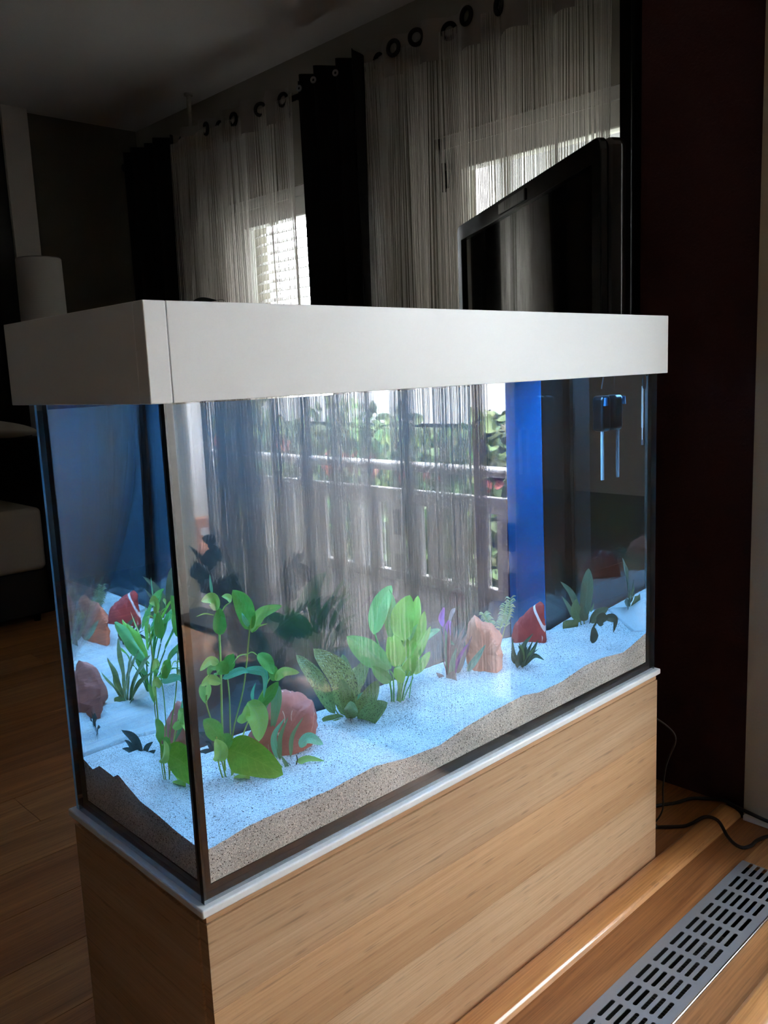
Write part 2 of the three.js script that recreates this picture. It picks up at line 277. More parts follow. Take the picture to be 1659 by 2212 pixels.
// tall cabinet right behind the tank: its side toward the tank is blue, its front black
{
  const g = thing('side_cabinet', 'tall black cabinet with glossy blue side standing close behind the aquarium', 'cabinet', [1.10, Y0, -0.40]);
  const speck = texture(512, 512, 0.25, 0.25, (u, v, x, y) => { const h = cellOf((x >> 1) * 7 + 3, (y >> 1) * 13 + 1), k = h > 0.9965 && cellOf(y >> 1, x >> 1) > 0.3 ? 1 : 0; return [6 + 170 * k, 144 + 90 * k, 232 + 23 * k]; });
  part('carcass', bx(0.006, 0.28, 0, 1.225, -0.5, 0), M.black, g);
  part('front_panel', bx(0, 0.28, 0, 1.225, 0.0002, 0.0022), M.black, g);
  part('edge_strip', rb(0, 0.008, 0.0, 1.225, -0.098, -0.0003, 0.002), phy(0xffffff, 0.35, { map: speck }), g, 'bright blue strip with pale specks');
  part('side_panel', rb(0.001, 0.008, 0.0, 1.225, -0.5, -0.1, 0.002), std(0x1c3f78, 0.5), g, 'dull navy panel');
}

// ------------------------------------------------------------------ aquarium stand
{
  const g = thing('aquarium_cabinet', 'oak veneer cabinet carrying the aquarium', 'cabinet', [0, Y0, 0]);
  const H = -0.0127 - Y0, f = 0.0045;
  part('carcass', bx(0.002, 1.203, 0.002, H, -0.39, -0.015), M.dark, g);
  const ys = [0.0, 0.083, 0.186, 0.318, H - 0.0145];
  for (let k = 0; k < 4; k++) part('board', rb(-0.002, 1.206, ys[k] + (k ? 0.0002 : 0.004), ys[k + 1] - 0.0002, -0.0155, f, 0.0006, 1), oak[[1, 0, 2, 0][k]], g);
  part('top_lip', rb(-0.001, 1.205, H - 0.0138, H, -0.39, f - 0.0025, 0.001), oak[1], g);
  part('side_panel', rb(-0.005, 0.004, 0.004, H - 0.0145, -0.396, -0.0155, 0.001), oak[0], g);
  part('side_panel', rb(1.2, 1.206, 0.004, H - 0.0145, -0.396, -0.0155, 0.001), oak[0], g);
}
solo('base_board', rb(-0.0107, 1.2107, -0.0127, 0, -0.4031, 0.0107, 0.003, 3), M.whitePaint, 'thin white board lying between oak cabinet and aquarium', 'board');

// ------------------------------------------------------------------ aquarium
const L = TANK_L, W = TANK_W, T = 0.008;
{
  const g = thing('aquarium', 'large glass aquarium with black seams standing on the oak cabinet', 'aquarium', [0, 0, 0]);
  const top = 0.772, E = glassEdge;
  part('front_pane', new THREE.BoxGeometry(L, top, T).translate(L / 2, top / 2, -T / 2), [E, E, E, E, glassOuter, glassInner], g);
  part('back_pane', new THREE.BoxGeometry(L, top, T).translate(L / 2, top / 2, -W + T / 2), [E, glassEdgeGlow, E, E, glassInner, glassOuter], g);
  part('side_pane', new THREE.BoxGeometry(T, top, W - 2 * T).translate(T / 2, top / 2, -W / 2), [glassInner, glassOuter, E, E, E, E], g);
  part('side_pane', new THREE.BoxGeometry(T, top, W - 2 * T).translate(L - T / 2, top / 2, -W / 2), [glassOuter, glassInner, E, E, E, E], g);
  part('bottom_pane', bx(T, L - T, 0, 0.01, -W + T, -T), M.black, g);
  const a = T + 0.0003, b = T + 0.0013, s = (x0, x1, y0, y1, z0, z1) => part('seam', bx(x0, x1, y0, y1, z0, z1), M.silicone, g);
  s(0.0005, 0.017, 0.019, top, -b, -a); s(a, b, 0.019, top, -0.028, -0.0085);                   // near corner
  s(a, b, 0.019, top, -W + 0.008, -W + 0.026); s(L - 0.022, L - 0.0005, 0.019, top, -b, -a);
  s(0.001, L - 0.001, 0.0005, 0.019, -b, -a); s(a, b, 0.0005, 0.019, -W + 0.008, -0.009);
  s(L - b, L - a, 0.0005, 0.019, -W + 0.008, -0.009); s(0.001, L - 0.001, 0.0005, 0.019, -W + a, -W + b);
  s(a, 0.02, 0.019, top, -W + a, -W + b); s(L - 0.02, L - a, 0.019, top, -W + a, -W + b); s(L - b, L - a, 0.019, top, -W + 0.009, -W + 0.022);
  part('added_film', bx(L + 0.003, L + 0.0045, 0.02, 0.66, -W + 0.01, -0.01), std(0x2c4a5a, 0.7), g, 'teal sheet added behind the right pane as blue water haze');  // added sheet, its teal stands in for blue haze in the lit water
  part('added_film', bx(0.004, 0.865, 0.02, 0.66, -W - 0.0045, -W - 0.003), std(0x1a2f33, 0.7), g, 'dark teal sheet added behind the back pane to hide the lit room');  // added sheet, blocks light from the room behind the tank
}
solo('aquarium_water', bx(0.0106, L - 0.0106, 0.024, 0.752, -W + 0.0106, -0.0106), waterMat, 'clear water filling the glass aquarium', 'water');
{
  const g = thing('aquarium_hood', 'thick white lid sitting on the aquarium', 'lid', [0, LID_Y, 0]);
  const h = LID_T - LID_Y, x0 = -0.0243, x1 = L + 0.0243, z0 = -W - 0.0243, z1 = 0.0127, q = 0.0285, t = 0.022;
  part('corner_post', rb(x0, x0 + 0.0305, 0, h, z1 - 0.0245, z1, 0.0016, 3), M.whitePaint, g);
  part('front_board', rb(x0 + 0.0313, x1, 0, h, z1 - t, z1 - 0.0003, 0.0012, 2), M.whitePaint, g);
  part('side_board', rb(x0 + 0.0003, x0 + t, 0, h, z0, z1 - 0.0255, 0.0012, 2), M.whitePaint, g);
  part('side_board', rb(x1 - t, x1, 0, h, z0, z1 - t - 0.0006, 0.0012, 2), M.whitePaint, g);
  part('back_board', rb(x0 + t + 0.0005, x1 - t - 0.0005, 0, h, z0, z0 + t, 0.0012, 2), M.whitePaint, g);
  part('top_board', bx(x0 + t, x1 - t, h - 0.015, h - 0.001, z0 + t, z1 - t), M.whitePaint, g);
}
{
  const g = thing('aquarium_lamp', 'slim bar lamp hidden beneath the white lid', 'lamp', [0.6, 0.6965, -0.2]);
  part('housing', rb(-0.54, 0.54, 0.004, 0.026, -0.05, 0.05, 0.004), M.white, g);
  part('diffuser', bx(-0.53, 0.53, 0.0, 0.0035, -0.045, 0.045), std(0xffffff, 0.5, { emissive: new THREE.Color(0.17, 0.52, 1.0), emissiveIntensity: 0.3 }), g);
}
// sand: heights along the four panes, blended across, with small dunes
const along = (pts) => (x) => { let k = 1; while (k < pts.length - 1 && x > pts[k][0]) k++; const [a, b] = [pts[k - 1], pts[k]], t = Math.min(1, Math.max(0, (x - a[0]) / (b[0] - a[0]))); return a[1] + (b[1] - a[1]) * t; };
const sF = along([[0, 0.068], [0.03, 0.069], [0.08, 0.075], [0.18, 0.073], [0.24, 0.071], [0.33, 0.075], [0.4, 0.063], [0.48, 0.057], [0.555, 0.068], [0.63, 0.074], [0.72, 0.077], [0.77, 0.067], [0.85, 0.067], [0.93, 0.078], [1.0, 0.078], [1.08, 0.068], [1.12, 0.075], [1.2, 0.094]]);
const sL = along([[0, 0.068], [0.04, 0.071], [0.08, 0.073], [0.12, 0.078], [0.18, 0.082], [0.246, 0.103], [0.262, 0.094], [0.31, 0.097], [0.336, 0.083], [0.371, 0.092], [0.392, 0.088]]);
const sR = along([[0, 0.094], [0.093, 0.086], [0.222, 0.127], [0.31, 0.115], [0.392, 0.098]]);
const sB = along([[0, 0.088], [0.25, 0.088], [0.42, 0.078], [0.6, 0.087], [0.75, 0.089], [0.8, 0.108], [0.95, 0.092], [1.08, 0.078], [1.2, 0.098]]);
function sandY(x, z) {
  const u = x / L, v = -z / W, f = sF(x), b = sB(x), l = sL(-z), r = sR(-z);
  const bil = (1 - u) * (1 - v) * 0.068 + u * (1 - v) * 0.094 + (1 - u) * v * 0.088 + u * v * 0.098, inner = Math.sin(Math.PI * Math.min(1, Math.max(0, u))) ** 0.5 * Math.sin(Math.PI * Math.min(1, Math.max(0, v))) ** 0.7;
  let y = (1 - v) * f + v * b + (1 - u) * l + u * r - bil;
  y += inner * (0.006 + 0.005 * noise3.noise(x * 9, z * 9, 2.3) + 0.0022 * noise3.noise(x * 31, z * 31, 7.1) + 0.001 * noise3.noise(x * 90, z * 90, 4.1));
  y -= 0.007 * Math.exp(-(((W - 0.0098 + z) / 0.004) ** 2)) + 0.006 * Math.exp(-(((L - 0.0098 - x) / 0.004) ** 2)) * Math.min(1, -z / 0.08);   // sand slumps where it meets the far panes
  return y + 0.0006 * noise3.noise(x * 260, z * 260, 1.7);
}
const grain = (a, b, c) => texture(1024, 1024, 0.34, 0.34, (u, v, x, y) => {
  const s = 1024 / 340, gx = Math.floor(u * 240), gy = Math.floor(v * 240), jx = u * 240 - gx, jy = v * 240 - gy;
  let best = 9, id = 0;
  for (let dx = -1; dx < 2; dx++) for (let dy = -1; dy < 2; dy++) { const cx = (gx + dx + 240) % 240, cy = (gy + dy + 240) % 240, d = (jx - dx - cellOf(cx, cy)) ** 2 + (jy - dy - cellOf(cy + 511, cx + 97)) ** 2; if (d < best) { best = d; id = cellOf(cx * 5 + 11, cy * 3 + 29); } }
  const shade = 0.82 + 0.3 * cellOf(Math.floor(id * 4000), 5), blotch = 0.94 + 0.12 * pn(u * 9, v * 9, 9, 9);
  if (id > 0.955) return c.map((k) => k * (0.55 + 22 * (1 - id)));
  if (id < 0.10) return b.map((k) => k);
  return a.map((k) => k * shade * blotch);
});
{
  const NX = 300, NZ = 100, m = 0.0098, pos = [], uv = [], idx = [], yB = 0.0195;
  const X = (i) => m + (L - 2 * m) * (i / NX), Z = (j) => -m - (W - 2 * m) * (j / NZ);
  for (let j = 0; j <= NZ; j++) for (let i = 0; i <= NX; i++) { pos.push(X(i), sandY(X(i), Z(j)), Z(j)); uv.push(X(i), Z(j)); }
  const top = (i, j) => j * (NX + 1) + i;
  for (let j = 0; j < NZ; j++) for (let i = 0; i < NX; i++) idx.push(top(i, j), top(i + 1, j), top(i, j + 1), top(i + 1, j), top(i + 1, j + 1), top(i, j + 1));
  const tg = new THREE.BufferGeometry(); tg.setAttribute('position', new THREE.Float32BufferAttribute(pos, 3)); tg.setAttribute('uv', new THREE.Float32BufferAttribute(uv, 2)); tg.setIndex(idx); tg.computeVertexNormals();
  const sides = [];
  const strip = (pts, uAt) => { const p = [], q = [], k = []; pts.forEach(([x, z], n) => { p.push(x, sandY(x, z), z, x, yB, z); q.push(uAt(x, z), sandY(x, z), uAt(x, z), yB); if (n) { const a = n * 2 - 2; k.push(a, a + 1, a + 2, a + 2, a + 1, a + 3); } }); const g = new THREE.BufferGeometry(); g.setAttribute('position', new THREE.Float32BufferAttribute(p, 3)); g.setAttribute('uv', new THREE.Float32BufferAttribute(q, 2)); g.setIndex(k); g.computeVertexNormals(); return g; };
  const R = (n) => [...Array(n + 1).keys()];
  sides.push(strip(R(NX).map((i) => [X(i), Z(0)]), (x) => x), strip(R(NX).map((i) => [X(NX - i), Z(NZ)]), (x) => -x), strip(R(NZ).map((j) => [X(0), Z(NZ - j)]), (x, z) => z), strip(R(NZ).map((j) => [X(NX), Z(j)]), (x, z) => -z));
  const sandMat = std(0xffffff, 0.95, { map: grain([190, 190, 186], [222, 218, 210], [52, 46, 40]), bumpMap: grain([150, 150, 150], [255, 255, 255], [90, 90, 90]), bumpScale: 0.0009 });
  const s = solo('sand', merge([tg, ...sides]), sandMat, 'bed of pale speckled sand on the aquarium floor', 'sand'); s.userData.kind = 'stuff';
}

// ------------------------------------------------------------------ plants and rocks in the tank
const leafTex = (c0, c1, spots) => texture(256, 256, 1, 1, (u, v) => {
  const k = Math.abs(u - 0.5) * 2, rib = k < 0.05 ? 1 : 0, vein = Math.abs(((v * 9 - k * 1.6) % 1 + 1) % 1 - 0.5) < 0.06 ? 0.35 : 0, n = pn(u * 16, v * 22, 16, 22) * 0.5 + pn(u * 50, v * 60, 50, 60) * 0.5, a = Math.min(1, Math.max(0, n * 0.9 + rib * 0.45 + vein - 0.05));
  let c = c0.map((x, i) => x + (c1[i] - x) * a);
  if (spots) { const s = pn(u * 40 + 7, v * 60, 40, 60); if (s > 0.70) c = spots[0]; if (s < 0.2 && v > 0.45) c = spots[1]; }
  return c;
});
const leafMat = (c0, c1, o = {}) => phy(0xffffff, o.r ?? 0.97, { map: leafTex(c0, c1, o.spots), transmission: o.t ?? 0.4, thickness: 0, side: THREE.DoubleSide });
const LM = {
  a: leafMat([101, 165, 59], [120, 178, 84]), b: leafMat([165, 205, 84], [172, 206, 118]), c: leafMat([113, 194, 133], [140, 206, 170]), d: leafMat([104, 145, 87], [116, 156, 112]),
  e: leafMat([109, 161, 23], [138, 180, 50]), f: std(0x15120e, 0.8), g: leafMat([109, 185, 84], [130, 196, 116]), h: leafMat([142, 198, 49], [152, 202, 84]), k: leafMat([78, 84, 58], [104, 112, 82], { t: 0.15 }),
  m: leafMat([150, 58, 138], [178, 96, 160]), p: leafMat([142, 160, 84], [168, 182, 108], { spots: [[92, 96, 52], [188, 214, 184]] }), q: leafMat([116, 138, 70], [142, 160, 92], { spots: [[90, 92, 50], [132, 146, 86]] }), r: std(0x8d4650, 0.6),
  t: leafMat([146, 112, 106], [172, 142, 132]), u: leafMat([124, 146, 116], [150, 168, 138]), v: leafMat([178, 192, 140], [204, 214, 170]), w: leafMat([98, 96, 62], [116, 114, 82], { t: 0.2 }), x: leafMat([112, 120, 70], [130, 138, 92], { t: 0.2 }),
  y: leafMat([66, 64, 44], [84, 82, 60], { t: 0.1 }), z: leafMat([44, 66, 62], [66, 88, 82], { t: 0.1 }), s: std(0x9ab04e, 0.6),
};
const PROF = { oval: (t) => Math.sin(Math.PI * t ** 0.82) ** 0.62, lance: (t) => Math.sin(Math.PI * t ** 0.62) ** 0.85, thin: (t) => Math.sin(Math.PI * (0.12 + 0.88 * t)) ** 0.6 };
function leafGeo(shape, w, P, seed) {
  if (shape === 'stem') return new THREE.TubeGeometry(new THREE.CatmullRomCurve3(P), 18, w * 0.62, 7);
  const c = new THREE.CatmullRomCurve3(P), N = shape === 'thin' ? 10 : 16, K = 4, pos = [], uv = [], idx = [], r = rng(seed), roll = (r() - 0.5) * 0.9, ph = r() * 6;
  const F = V(0, 0.3, 1).normalize();
  for (let i = 0; i <= N; i++) {
    const t = i / N, p = c.getPoint(t), tan = c.getTangent(t), S = tan.clone().cross(F).normalize().applyAxisAngle(tan, roll * (1 - 0.5 * t)), Nn = S.clone().cross(tan), hw = (w / 2) * PROF[shape](t);
    for (let k = -K; k <= K; k++) { const a = k / K, q = p.clone().addScaledVector(S, a * hw).addScaledVector(Nn, Math.abs(a) * hw * 0.28 + Math.sin(t * 10 + ph + a) * hw * 0.12 * Math.abs(a)); pos.push(q.x, q.y, q.z); uv.push(0.5 + a / 2, t); }
  }
  const R = 2 * K + 1; for (let i = 0; i < N; i++) for (let k = 0; k < R - 1; k++) { const a = i * R + k; idx.push(a, a + 1, a + R, a + 1, a + R + 1, a + R); }
  const g = new THREE.BufferGeometry(); g.setAttribute('position', new THREE.Float32BufferAttribute(pos, 3)); g.setAttribute('uv', new THREE.Float32BufferAttribute(uv, 2)); g.setIndex(idx); g.computeVertexNormals(); return g;
}
function plant(name, label, [base, turn, leaves], deep = 1, wide = 1) {
  const g = thing(name, label, 'plant', base, turn);
  leaves.forEach(([shape, w, roll, mat, n], i) => {
    const P = []; for (let k = 0; k < n.length; k += 3) P.push(V(n[k] / 1000, n[k + 1] / 1000, (n[k + 2] * deep) / 1000));
    part(shape === 'stem' ? 'stem' : 'leaf', leafGeo(shape, (w * (shape === 'oval' ? wide : 1)) / 1000, P, i * 17 + leaves.length), LM[mat], g);
  });
  return g;
}
plant('stem_plant', 'tall stem plant with drooping light green leaves, nearest the front corner', [[0.130, 0.075, -0.205], -0.386, [
  ['stem',2,0,'s',[8,-4,0,11,74,-3,15,146,-7,14,178,-10]],
  ['stem',2,0,'s',[-1,-5,0,-11,39,2,-11,71,3,-11,87,5]],
  ['stem',3,0,'s',[-2,28,0,-1,85,-10,5,180,-20,9,255,-30]],
  ['stem',2,0,'s',[6,-1,0,15,82,0,39,153,0,57,247,0]],
  ['stem',2,0,'s',[2,-2,0,32,74,-8,59,116,-17,91,157,-25]],
  ['stem',2,0,'s',[-1,12,0,-16,108,3,-22,141,7,-21,157,10]],
  ['oval',20,0,'a',[9,242,0,10,261,0,11,284,0]],
  ['oval',16,0,'b',[6,280,0,0,301,5,-17,301,10]],
  ['lance',5,0,'c',[1,306,0,0,321,0,0,337,0]],
  ['lance',10,0,'c',[5,282,0,3,296,2,2,307,5]],
  ['thin',2,0,'b',[1,274,0,-13,280,5,-27,279,10]],
  ['thin',2,0,'b',[9,267,0,19,285,2,31,292,5]],
  ['lance',12,0,'b',[31,292,0,23,300,6,15,304,12]],
  ['oval',27,0,'a',[57,241,0,50,283,8,33,312,15]],
  ['lance',8,0,'c',[56,247,0,48,264,12,44,279,25]],
  ['oval',17,0,'b',[59,237,0,75,265,5,112,274,10]],
  ['thin',3,0,'b',[60,237,0,70,246,5,86,250,10]],
  ['thin',2,0,'b',[45,202,0,57,208,5,68,200,10]],
  ['oval',19,0,'a',[67,202,0,80,188,8,89,170,15]],
  ['thin',2,0,'b',[48,205,0,35,206,5,23,196,10]],
  ['oval',18,0,'a',[15,184,0,20,199,2,27,211,5]],
  ['oval',23,0,'a',[6,180,0,5,193,6,-3,200,12]],
  ['oval',12,0,'b',[2,198,0,-11,208,8,-28,198,15]],
  ['lance',12,0,'a',[0,194,0,-11,194,4,-16,183,8]],
  ['oval',14,0,'b',[4,167,0,-14,179,6,-28,174,12]],
  ['lance',11,0,'a',[-26,173,0,-27,158,6,-23,144,12]],
  ['lance',10,0,'b',[-16,170,0,-19,156,5,-23,146,10]],
  ['lance',13,0,'c',[6,174,0,38,182,6,48,179,12]],
  ['lance',14,0,'c',[43,181,0,74,173,8,70,136,16]],
  ['oval',14,0,'b',[93,153,0,106,167,5,134,162,10]],
  ['oval',15,0,'a',[91,153,0,89,170,2,77,186,5]],
  ['oval',18,0,'a',[59,116,0,81,136,5,97,155,10]],
  ['lance',19,0,'d',[95,148,0,91,106,-12,80,53,-25]],
  ['lance',16,0,'d',[78,136,0,65,103,-15,48,58,-30]],
  ['oval',31,0,'b',[44,129,0,58,106,12,56,73,25]],
  ['oval',15,0,'b',[26,99,0,37,112,8,41,131,15]],
  ['lance',6,0,'c',[52,129,0,53,145,5,59,161,10]],
  ['oval',24,0,'a',[-6,80,0,-17,105,8,-29,123,15]],
  ['oval',22,0,'b',[-12,45,0,-7,65,10,-14,91,20]],
  ['oval',21,0,'a',[-4,60,0,3,78,2,-5,88,5]],
  ['oval',50,0,'e',[5,61,0,35,51,15,92,12,30]],
  ['oval',24,0,'b',[10,-3,0,23,9,8,36,25,15]],
  ['lance',18,0,'b',[21,28,0,54,14,2,80,18,5]],
  ['thin',2,0,'f',[-7,44,0,1,62,-5,4,74,-10]],
]], 1.5, 1.15).position.set(0.131, 0.075, -0.194);
const sword = plant('sword_plant', 'bright green sword plant with smooth upright oval leaves', [[0.511, 0.090, -0.213], -0.533, [
  ['oval',39,0,'g',[-48,142,0,-32,186,-12,-5,218,-25]],
  ['oval',45,0,'g',[-15,73,0,-64,124,15,-100,161,30]],
  ['oval',52,0,'h',[16,121,0,16,163,-5,33,201,-10]],
  ['oval',40,0,'h',[6,77,0,-7,112,11,-19,144,22]],
  ['oval',27,0,'h',[20,85,0,49,124,2,62,174,5]],
  ['oval',18,0,'b',[23,67,0,50,111,12,73,153,25]],
  ['oval',23,0,'b',[30,57,0,49,80,15,69,108,30]],
  ['oval',16,0,'c',[51,111,0,69,125,-2,95,129,-5]],
  ['oval',24,0,'g',[-17,48,0,-36,68,5,-55,89,10]],
  ['oval',31,0,'h',[14,89,0,37,143,-15,51,190,-30]],
  ['oval',32,0,'a',[10,103,0,8,137,-18,10,165,-35]],
  ['oval',29,0,'a',[28,119,0,35,144,-20,42,168,-40]],
  ['oval',29,0,'h',[13,55,0,25,77,8,36,99,15]],
  ['stem',3,0,'g',[-17,4,0,-21,59,-7,-37,107,-13,-48,143,-20]],
  ['stem',3,0,'g',[-14,3,0,-12,40,5,-13,66,10,-17,77,15]],
  ['stem',3,0,'g',[-8,2,0,1,47,-3,11,88,-7,16,122,-10]],
  ['stem',3,0,'h',[-5,2,0,2,38,4,5,63,8,5,80,12]],
  ['stem',3,0,'g',[-1,1,0,6,37,2,15,62,3,21,88,5]],
  ['stem',3,0,'g',[2,0,0,11,36,5,18,53,10,24,69,15]],
  ['stem',2,0,'g',[4,2,0,13,24,6,23,43,12,30,59,18]],
  ['stem',2,0,'g',[20,11,0,25,34,-2,37,75,-3,52,112,-5]],
  ['stem',3,0,'g',[-18,7,0,-17,33,3,-18,41,7,-20,54,10]],
]], 2.1);
for (const [x, y, z, w] of [[-12, 195, -85, 30], [10, 170, -105, 34], [0, 130, -120, 30], [18, 100, -95, 26], [-6, 150, 60, 30], [4, 95, 80, 26], [-14, 215, -50, 32], [8, 60, -80, 20]]) {   // leaves that grow away behind and toward the front pane
  const b = V(x * 0.1, 8, z * 0.08), m = V(x * 0.5, y * 0.55, z * 0.42), t = V(x, y, z), k = (v) => v.multiplyScalar(0.001);
  const c = [k(b), k(m.clone()), k(t)]; part('stem', leafGeo('stem', 0.0026, [c[0], c[0].clone().lerp(c[1], 0.5).add(V(0, 0.006, 0)), c[1]], 3), LM.g, sword); part('leaf', leafGeo('oval', w / 1000, [c[1], c[1].clone().lerp(c[2], 0.5).add(V(0, 0.008, 0)), c[2]], Math.round(y + w)), z < 0 ? LM.g : LM.h, sword);
}
const spotted = plant('spotted_plant', 'olive plant with speckled leaves between red boulder and bright sword plant', [[0.403, 0.088, -0.229], -0.494, [
  ['oval',51,0,'p',[-8,12,0,-12,82,0,-65,146,0]],
  ['oval',31,0,'p',[-32,22,0,-62,84,-8,-99,129,-15]],
  ['oval',33,0,'q',[6,48,0,20,76,-5,44,106,-10]],
  ['oval',37,0,'q',[10,9,0,37,37,0,58,68,0]],
  ['oval',41,0,'q',[16,-7,0,42,20,9,74,39,18]],
  ['oval',23,0,'q',[-13,8,0,-36,14,4,-58,25,8]],
  ['lance',7,0,'c',[9,39,0,16,47,2,26,56,5]],
  ['stem',2,0,'q',[-7,-4,0,-6,5,0,-7,10,0,-7,16,0]],
  ['stem',2,0,'q',[-11,-4,0,-20,8,-3,-27,18,-5,-32,25,-8]],
  ['stem',2,0,'q',[0,-6,0,1,14,-2,4,35,-3,7,49,-5]],
  ['stem',2,0,'q',[4,-6,0,6,0,0,8,4,0,10,11,0]],
  ['oval',34,0,'q',[-7,-8,0,-32,0,8,-55,-8,15]],
]], 3);
for (const [x, y, z, w] of [[-10, 110, -70, 34], [14, 80, -80, 30], [0, 60, 70, 28], [-16, 95, 45, 28]]) part('leaf', leafGeo('oval', w / 1000, [V(0, 0.01, z * 0.0001), V(x * 0.0005, y * 0.00062, z * 0.0005), V(x * 0.001, y * 0.001, z * 0.001)], y), LM.q, spotted);
const tufts = (p, n, seed, box, w, mats) => {                  // further leaves growing out of the same root
  const r = rng(seed); for (let i = 0; i < n; i++) { const x = box[0] + (box[1] - box[0]) * r(), y = box[2] + (box[3] - box[2]) * r() * (1 - 0.3 * Math.abs(x) / 0.06), z = (r() - 0.5) * box[4]; part('leaf', leafGeo(r() < 0.6 ? 'lance' : 'oval', w * (0.7 + 0.6 * r()), [V(x * 0.1, 0.002, z * 0.1), V(x * 0.45, y * 0.6, z * 0.5), V(x, y, z)], seed + i), LM[mats[i % mats.length]], p); }
};
tufts(plant('red_plant', 'mauve and magenta plant leaning on the orange rock', [[0.647, 0.093, -0.217], -0.572, [
  ['stem',2,0,'r',[-5,3,0,-7,25,0,-12,43,0,-12,52,0]],
  ['stem',2,0,'m',[0,3,0,-6,54,-13,-11,113,-27,-10,147,-40]],
  ['stem',2,0,'m',[2,3,0,4,53,-15,5,96,-30,6,121,-45]],
  ['oval',32,0,'t',[3,-9,0,4,9,8,10,28,15]],
  ['lance',12,0,'t',[-10,2,0,-21,18,5,-32,30,10]],
  ['lance',17,0,'u',[41,19,0,66,44,8,88,70,15]],
  ['oval',22,0,'t',[18,18,0,30,55,2,30,80,5]],
  ['oval',19,0,'t',[-1,39,0,8,62,0,21,88,0]],
  ['lance',10,0,'u',[-4,84,0,4,83,2,14,78,5]],
  ['lance',15,0,'t',[22,-4,0,32,-9,10,41,-13,20]],
  ['oval',14,0,'m',[-11,116,0,-14,130,-20,-6,147,-40]],
  ['oval',15,0,'m',[5,96,0,0,108,-22,7,121,-45]],
  ['lance',10,0,'t',[15,66,0,30,93,-2,41,110,-5]],
  ['lance',8,0,'r',[38,48,0,45,69,0,56,89,0]],
  ['oval',10,0,'t',[4,124,0,12,139,-15,19,144,-30]],
]], 0.9), 16, 51, [-0.02, 0.05, 0.03, 0.13, 0.06], 0.013, ['t', 't', 'r', 'u', 't', 'm']);
tufts(plant('tuft_plant', 'short dark green tuft growing before the triangular red rock', [[0.818, 0.093, -0.139], -0.625, [
  ['lance',14,0,'k',[-9,3,0,-2,40,-2,26,65,-5]],
  ['lance',15,0,'k',[-3,2,0,19,24,0,39,52,0]],
  ['lance',11,0,'k',[1,3,0,28,22,8,54,11,15]],
  ['lance',11,0,'k',[-15,4,0,-27,30,-4,-30,62,-8]],
  ['lance',11,0,'k',[-11,2,0,-14,24,2,-10,41,5]],
  ['lance',11,0,'k',[-20,9,0,-29,23,4,-32,41,8]],
  ['lance',10,0,'k',[-1,0,0,13,17,4,28,30,8]],
  ['lance',9,0,'k',[-7,-2,0,-1,10,6,7,22,12]],
  ['lance',10,0,'k',[-15,1,0,-20,12,8,-22,22,15]],
]], 1.6), 14, 61, [-0.022, 0.045, 0.018, 0.06, 0.05], 0.007, ['k', 'k', 'q']);
plant('dark_sword_plant', 'dim dark green sword plant at the right end of the tank', [[1.098, 0.105, -0.221], -0.668, [
  ['oval',39,0,'w',[-4,8,0,8,86,-5,13,130,-10]],
  ['oval',31,0,'x',[-13,10,0,-27,40,2,-25,68,5]],
  ['oval',47,0,'x',[-22,-2,0,-44,4,6,-66,21,12]],
  ['oval',27,0,'w',[15,6,0,40,22,0,74,33,0]],
  ['lance',18,0,'w',[-13,25,0,-40,77,-10,-72,104,-20]],
  ['lance',8,0,'x',[17,30,0,24,42,4,28,55,8]],
  ['lance',12,0,'w',[-32,18,0,-49,47,-8,-68,71,-15]],
  ['oval',27,0,'w',[3,11,0,-3,31,5,-1,52,10]],
  ['stem',3,0,'x',[0,-6,0,-2,0,0,-3,8,0,-3,15,0]],
  ['stem',2,0,'f',[10,-11,0,11,-3,0,15,6,0,17,12,0]],
  ['stem',3,0,'x',[-6,-6,0,-10,1,0,-13,6,0,-14,13,0]],
]], 2);
plant('curled_plant', 'dark curled leaf arching out of the sand at the right end', [[1.039, 0.095, -0.104], -0.671, [
  ['oval',26,0,'y',[2,-4,0,0,13,4,-2,36,8]],
  ['thin',6,0,'y',[-1,31,0,4,37,2,13,48,4]],
  ['lance',29,0,'y',[10,39,0,29,49,2,44,44,4]],
  ['lance',19,0,'y',[33,50,0,67,41,5,61,13,10]],
]]);
plant('small_tuft_plant', 'tiny dark tuft in the sand behind the tall stem plant', [[0.173, 0.083, -0.309], -0.864, [
  ['lance',25,0,'z',[3,2,0,-7,34,0,-41,48,0]],
  ['lance',12,0,'z',[-11,-1,0,-22,14,2,-43,17,5]],
  ['lance',12,0,'z',[-8,-1,0,-21,23,-4,-34,29,-8]],
  ['lance',12,0,'z',[10,1,0,20,24,2,37,38,5]],
  ['lance',12,0,'z',[13,0,0,29,16,5,42,26,10]],
  ['lance',10,0,'z',[5,1,0,4,15,5,-3,27,10]],
  ['lance',10,0,'z',[15,0,0,31,9,6,42,14,12]],
  ['lance',10,0,'z',[-6,-1,0,-21,5,6,-33,10,12]],
]]);
